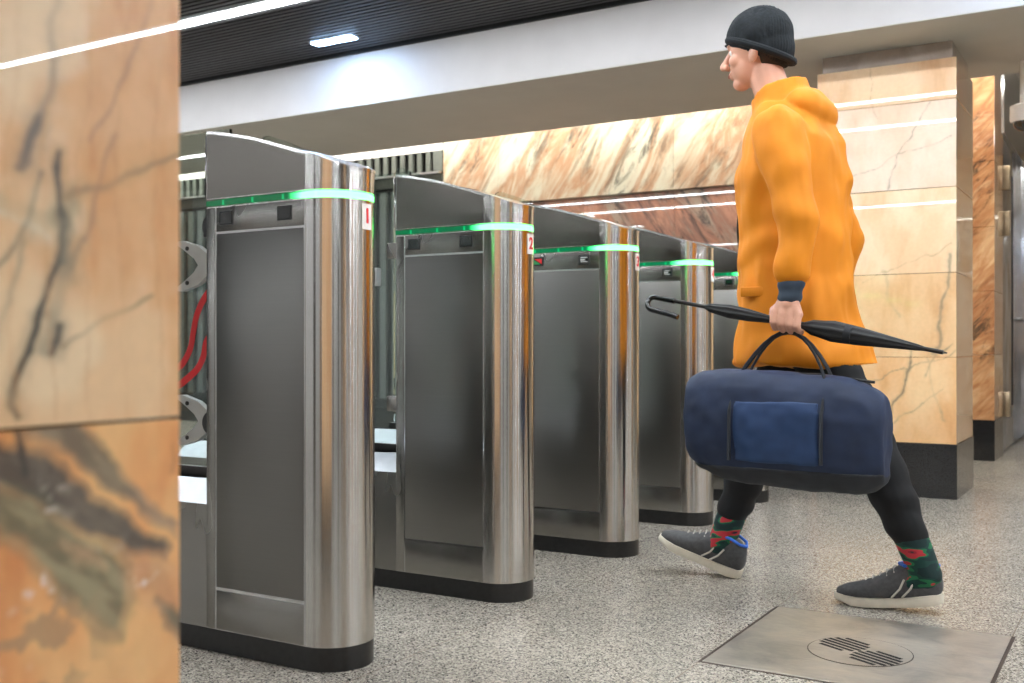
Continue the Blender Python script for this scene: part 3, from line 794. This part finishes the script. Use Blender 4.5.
# hands: the left one grips; palm slab, then fingers below
GX, GZ = -.888, .8425        # where the umbrella passes through the fist
UD = Vector((.828, 0, -.167)).normalized()   # umbrella direction, handle to tip
limb(b, [wrL, Vector((-.888, 3.025, .895))], [.026, .024], 14)
for k in range(4):
    x = GX-.036+.024*k
    limb(b, [Vector((-.888+(k-1.5)*.010, 3.028, .905)), Vector((x, 3.012, .868-abs(k-1.2)*.002))], [.017, .0135], 12)
fl = [.95, 1.05, 1.0, .84]
for k in range(4):
    x = GX-.036+.0235*k; g = GZ+(x-GX)*-.2; f = fl[k]
    pts = [Vector((x, 3.010, g+.026)), Vector((x-.001, 3.004, g-.006*f)), Vector((x, 3.022, g-.024*f)), Vector((x, 3.046, g-.020)), Vector((x, 3.056, g-.004+.003*(k == 1)))]
    limb(b, pts, [.0115, .0105, .0095, .0088, .0075], 12)
limb(b, [Vector((-.908, 3.034, .898)), Vector((-.936, 3.046, .880)), Vector((-.944, 3.058, .856)), Vector((-.930, 3.066, .836))], [.014, .0125, .011, .009], 12)
# right hand, relaxed
for k in range(4):
    x = wrR.x-.030+.020*k
    limb(b, [wrR, Vector((x, 3.572, wrR.z-.085)), Vector((x-.004, 3.560, wrR.z-.125-.004*(k in (1, 2)))), Vector((x-.006, 3.540, wrR.z-.150))], [.020, .0125, .0095, .0075], 12)
limb(b, [wrR+Vector((-.012, 0, -.02)), wrR+Vector((-.045, -.012, -.055)), wrR+Vector((-.05, -.02, -.09))], [.014, .012, .009], 12)
body = link('body', wl(fuse(b, .0042, 2)), M['skin'], person, angle=180)
# eyes
for s in (-1, 1):
    b = B(); ball(b, hp(-.0705, s*.029, .001), .0125, None, 16); e = link('eye', wl(b), M['sticker'], person)
    b = B(); ball(b, hp(-.0785, s*.030, .001), .0056, None, 12); link('iris', wl(b), M['dark_glass'], e)
b = B()
for s in (-1, 1): tube(b, [hp(-.088, s*.016, .024), hp(-.092, s*.032, .029), hp(-.080, s*.050, .024)], [.003, .004, .002], 8)
link('eyebrows', wl(b), M['trousers'], person)
b = B()
tube(b, [hp(-.0945, -.020, -.067), hp(-.1005, 0, -.0665), hp(-.0945, .020, -.067)], [.0025, .0045, .0025], 8)
link('lips', wl(b), plain('lip_skin', 'b9756a', .5), person)
# short hair at the nape and temple
b = B(); ball(b, hp(.024, 0, -.020), (.088, .080, .052), (0, .25, 0), 24)
h = fuse(b, .005, 1)
for v in [v for v in h.verts if v.co.x < HC.x+.030]: v.co.x = HC.x+.030
link('hair', wl(h), plain('dark_hair', '2a211c', .8, 0, .2, 60), person, angle=180)
# knit cap
def cap_disp(p): return .0011*math.sin(64*math.atan2(p.y-HC.y, p.x-HC.x-.012))+.002*noise.noise(p*30)
b = B(); ball(b, hp(.012, 0, .040), (.108, .089, .098), (0, -.1, 0), 32)
ball(b, hp(.030, 0, -.008), (.090, .080, .082), None, 28)
b = fuse(b, .005, 1)
bm2 = b
geom = list(bm2.verts)+list(bm2.edges)+list(bm2.faces)
bmesh.ops.bisect_plane(bm2, geom=geom, plane_co=hp(-.09, 0, .030), plane_no=HR @ Vector((-.52, 0, -.85)), clear_outer=True)
bmesh.ops.holes_fill(bm2, edges=[e for e in bm2.edges if e.is_boundary])
cap = link('knit_cap', wl(fuse(bm2, .005, 3, cap_disp)), M['beanie'], person, angle=180)
b = B(); rg = []
for k in range(41):
    a = 2*PI*k/40; x = .012+math.cos(a)*(.100 if math.cos(a) < 0 else .097); zz = .040-(x+.09)*.56+.010
    rg.append(hp(x, math.sin(a)*.084, zz))
tube(b, rg, .0125, 10, False, 1.0)
link('cap_cuff', wl(b), M['beanie'], cap)
# jacket
def folds(p):
    return .011*noise.noise(Vector((p.x*9, p.y*9, p.z*5)))+.007*noise.noise(Vector((p.x*22, p.y*22, p.z*12)))+.003*math.sin(p.z*34+6*noise.noise(p*4))
b = B()
loft(b, [(.715, -.915, BY, .225, .225), (.74, -.918, BY, .218, .225), (.85, -.935, BY, .185, .212), (1.0, -.945, BY, .172, .200), (1.15, -.955, BY, .172, .205), (1.30, -.955, BY, .168, .218), (1.41, -.955, BY, .150, .210), (1.48, -.965, BY, .120, .165), (1.53, -.975, BY, .095, .120)], 36)
for sh, el, wr in ((shL, elL, wrL), (shR, elR, wrR)):
    cf = el.lerp(wr, .66)
    limb(b, [Vector((-.95, BY+(sh.y-BY)*.55, 1.385)), sh, sh.lerp(el, .55), el, cf], [.085, .080, .070, .064, .054])
loft(b, [(1.48, -.975, BY, .095, .11, .25), (1.55, -.990, BY, .090, .095, .35), (1.595, -1.000, BY, .085, .086, .40)], 28)
ball(b, (-.905, BY, 1.515), (.085, .13, .065), (0, .5, 0), 24)
jk = link('jacket', wl(fuse(b, .007, 4, folds)), M['jacket'], person, angle=180)
b = B(); tube(b, [(-1.115, BY, .75), (-1.120, BY, 1.0), (-1.134, BY, 1.15), (-1.126, BY, 1.3), (-1.098, BY, 1.40), (-1.078, BY, 1.47)], .006, 8)
link('zip', wl(b), M['dark_metal'], jk)
b = B(); box(b, -1.06, -.96, 3.112, 3.134, .925, .955, .004)
link('pocket_flap', wl(b), M['jacket'], jk)
for el, wr in ((elL, wrL), (elR, wrR)):
    b = B(); c0 = el.lerp(wr, .55); limb(b, [c0, wr+Vector((0, 0, -.012))], [.045, .034], 16)
    link('undersleeve', wl(fuse(b, .006, 2, lambda p: .002*math.sin(p.z*160))), M['undersleeve'], person, angle=180)
# trousers
def tf(p): return .006*noise.noise(Vector((p.x*12, p.y*12, p.z*9)))+.003*math.sin(p.z*60+5*noise.noise(p*6))
b = B()
loft(b, [(.74, -.93, BY, .09, .14), (.86, -.93, BY, .125, .175), (.98, -.935, BY, .12, .16)], 28)
for h_, k, a in ((hipL, kneeL, ankL), (hipR, kneeR, ankR)):
    e = k.lerp(a, .70 if h_ is hipL else .68)
    limb(b, [h_, h_.lerp(k, .5), k, k.lerp(a, .4), e], [.10, .088, .070, .064, .053])
link('trousers', wl(fuse(b, .007, 3, tf)), M['trousers'], person, angle=180)
# socks and shoes
def sock(k, a, nm='sock'):
    b = B(); d = (a-k).normalized(); limb(b, [k.lerp(a, .58), k.lerp(a, .8), a+d*.005, a+Vector((-.045, 0, -.035))], [.050, .048, .044, .030])
    return link(nm, wl(fuse(b, .006, 2)), M['sock'], person, angle=180)
s1 = sock(kneeL, ankL); s2 = sock(kneeR, ankR)
SH = [  # along the foot: x (heel 0 to toe -.29), half width, top height, centre y
    (.014, .018, .030, .060), (.004, .032, .012, .100), (-.03, .038, .006, .118), (-.07, .039, .004, .122), (-.105, .039, .004, .112), (-.14, .041, .004, .094), (-.18, .045, .004, .074), (-.22, .046, .005, .060), (-.255, .038, .009, .050), (-.283, .021, .016, .036)]
def shoe(heel, pitch, bend, side, lace=True):
    """heel = ground point under the heel; pitch>0 lifts the toe"""
    R = Euler((0, pitch, 0)).to_matrix()
    def T(x, y, z):
        if bend and x > -.19: z = z + bend*((x+.19)/.19)**1.3*.19 if x > -.19 else z
        return Vector(heel) + R @ Vector((x, y, z))
    b = B(); rings = []
    for x, hw, z0, z1 in SH:
        ring = []
        for k in range(20):
            a = 2*PI*k/20; c, q = math.cos(a), math.sin(a)
            yy = math.copysign(abs(c)**.8, c)*hw*(1 if q < .0 else (1-.25*q)); zz = (z0+z1)/2+.008+math.copysign(abs(q)**.75, q)*(z1-z0)/2
            ring.append(b.verts.new(T(x, yy, zz)))
        rings.append(ring)
    for i in range(len(rings)-1):
        for k in range(20): b.faces.new((rings[i][k], rings[i][(k+1) % 20], rings[i+1][(k+1) % 20], rings[i+1][k]))
    b.faces.new(rings[0][::-1]); b.faces.new(rings[-1])
    sh_ = link('shoe', wl(b), M['shoe'], person, angle=60)
    b = B(); top, bot = [], []
    outl = [(.018, 0), (.012, .024), (-.02, .037), (-.07, .037), (-.11, .036), (-.16, .042), (-.20, .048), (-.235, .046), (-.265, .036), (-.287, .020), (-.292, 0)]
    o2 = outl+[(x, -y) for x, y in outl[-2:0:-1]]
    lo = [b.verts.new(T(x, y, 0+(.010 if x < -.26 else .004 if x > .0 else 0))) for x, y in o2]
    mi = [b.verts.new(T(x*1.01, y*1.06, .014+(.008 if x < -.26 else 0))) for x, y in o2]
    hi = [b.verts.new(T(x, y*.98, .026+(.004 if x < -.26 else .006 if x > -.05 else 0))) for x, y in o2]
    n = len(o2)
    for A_, B_ in ((lo, mi), (mi, hi)):
        for k in range(n): b.faces.new((A_[k], A_[(k+1) % n], B_[(k+1) % n], B_[k]))
    b.faces.new(lo[::-1]); b.faces.new(hi)
    link('sole', wl(b), M['sole'], sh_, angle=50)
    b = B()
    for k in range(5):
        x = -.115-k*.020; zt = .106-k*.0095
        tube(b, [T(x, -.026, zt-.006), T(x-.006, 0, zt+.011), T(x, .026, zt-.006)], .0028, 6)
    link('laces', wl(b), M['shoe_light'], sh_)
    b = B(); 
    for x0 in (-.055, -.085): tube(b, [T(x0, -.0385, .082), T(x0-.012, -.0405, .055), T(x0-.035, -.0415, .030)], .0035, 6)
    link('side_stripe', wl(b), M['shoe_light'], sh_)
    b = B(); tube(b, [T(.004, 0, .112), T(-.01, -.032, .118), T(-.045, -.040, .126), T(-.085, -.036, .122), T(-.105, 0, .124), T(-.085, .036, .122), T(-.045, .040, .126), T(-.01, .032, .118), T(.004, 0, .112)], .005, 8, False)
    link('collar_lining', wl(b), M['blue'], sh_)
    return sh_
shoe((-.515, 3.245, .002), 0.0, .13, 1)
shoe((-1.175, 3.40, .002), .33, 0, 1)

# ------------------------------------------------------------------ umbrella in the hand
uc = Vector((GX, 3.032, GZ))
um = thing('umbrella', 'folded black umbrella with hooked handle held level in the hand', 'umbrella', uc)
def U_(s, dy=0, dz=0): return UD*s + Vector((0, dy, dz))
b = B(); n = 40; seg = 32; rings = []
prof = [(-.26, .006), (-.24, .013), (-.18, .019), (-.12, .017), (-.05, .0095), (.045, .0095), (.07, .020), (.13, .028), (.20, .024), (.29, .016), (.36, .009), (.385, .005)]
a_, b_ = frame_of(UD)
for s, r in prof:
    rings.append([b.verts.new(U_(s)+(a_*math.cos(2*PI*k/seg)+b_*math.sin(2*PI*k/seg))*r*(1+.12*math.cos(8*2*PI*k/seg+s*9))) for k in range(seg)])
for i in range(len(rings)-1):
    for k in range(seg): b.faces.new((rings[i][k], rings[i][(k+1) % seg], rings[i+1][(k+1) % seg], rings[i+1][k]))
b.faces.new(rings[0][::-1]); b.faces.new(rings[-1])
link('folded_canopy', b, M['umbrella'], um, angle=60)
b = B(); tube(b, [U_(-.38), U_(.43)], .0062, 12); link('shaft', b, M['dark_metal'], um)
b = B(); pts = [U_(-.36), U_(-.42)]
for k in range(11):
    a = PI*k/10; pts.append(U_(-.425-.021*math.sin(a), -.012*(1-math.cos(a)), -.020*(1-math.cos(a))))
pts.append(U_(-.37, -.03, -.042)); pts.append(U_(-.335, -.034, -.046))
tube(b, pts, .0085, 12); link('hooked_handle', b, M['black_gloss'], um)
b = B(); tube(b, [U_(.42), U_(.44)], [.005, .002], 10); link('tip', b, M['steel_smooth'], um)
b = B(); tube(b, [U_(.165), U_(.185)], [.0285, .0275], 24); link('closing_strap', b, M['bag_dark'], um)

# ------------------------------------------------------------------ duffel bag
bagc = Vector((-.885, 2.985, .33))
bag = thing('duffel_bag', 'navy blue duffel bag hanging from the hand of the walking person', 'bag', bagc)
def bag_body(x0, x1, sc=1.0, dd=None, voxel=.009):
    b = B(); rings = []; n = 15; seg = 28
    for i in range(n):
        u = i/(n-1); x = -.285+.57*u
        e = (1-abs(2*u-1)**3.2)**.45 if 0 < u < 1 else .25
        zc = .19+.008*math.sin(PI*u)+(1-u)**2*.04; hz = .165*(.62+.38*e); hy = .098*(.55+.45*e)
        ring = []
        for k in range(seg):
            a = 2*PI*k/seg; c, q = math.cos(a), math.sin(a)
            ring.append(b.verts.new((x, math.copysign(abs(c)**.75, c)*hy*sc, zc+math.copysign(abs(q)**.8, q)*hz*sc)))
        rings.append(ring)
    for i in range(n-1):
        for k in range(seg): b.faces.new((rings[i][k], rings[i][(k+1) % seg], rings[i+1][(k+1) % seg], rings[i+1][k]))
    b.faces.new(rings[0][::-1]); b.faces.new(rings[-1]); return b
def bagfold(p): return .007*noise.noise(Vector((p.x*9, p.y*9, p.z*11)))+.003*noise.noise(p*28)
def clipbm(b, planes):
    for co, no in planes:
        bmesh.ops.bisect_plane(b, geom=list(b.verts)+list(b.edges)+list(b.faces), plane_co=co, plane_no=no, clear_outer=True)
        bmesh.ops.holes_fill(b, edges=[e for e in b.edges if e.is_boundary])
    return b
link('bag_body', fuse(bag_body(0, 1), .008, 3, bagfold), M['bag'], bag, angle=180)
link('bottom_panel', fuse(clipbm(bag_body(0, 1, 1.035), [((0, 0, .10), (0, 0, 1))]), .007, 2, bagfold), M['bag_dark'], bag, angle=180)
link('side_panel', fuse(clipbm(bag_body(0, 1, 1.03), [((0, 0, .29), (0, 0, 1)), ((0, 0, .115), (0, 0, -1)), ((-.12, 0, 0), (-1, 0, 0)), ((.12, 0, 0), (1, 0, 0))]), .006, 2, bagfold), M['bag_blue'], bag, angle=180)
for s in (-1, 1):
    b = B()
    top = Vector((GX, 3.034, .815))-bagc
    pts = []
    for k in range(13):
        u = k/12; x = -.13+.26*u+.0; arch = math.sin(PI*u)**.8
        pts.append(Vector((x+(top.x-0)*arch, s*.045*(1-arch)+top.y*arch+s*.006*arch, .335+(top.z-.335)*arch)))
    pts = [Vector((-.13, s*.104, .12)), Vector((-.13, s*.098, .26))]+pts+[Vector((.13, s*.098, .26)), Vector((.13, s*.104, .12))]
    tube(b, pts, .011, 8, True, .4)
    link('carry_strap', b, M['bag_dark'], bag)
b = B(); tube(b, [(-.25, 0, .362), (-.1, 0, .366), (.1, 0, .364), (.25, 0, .345)], .004, 8); link('zip', b, M['black_rubber'], bag)
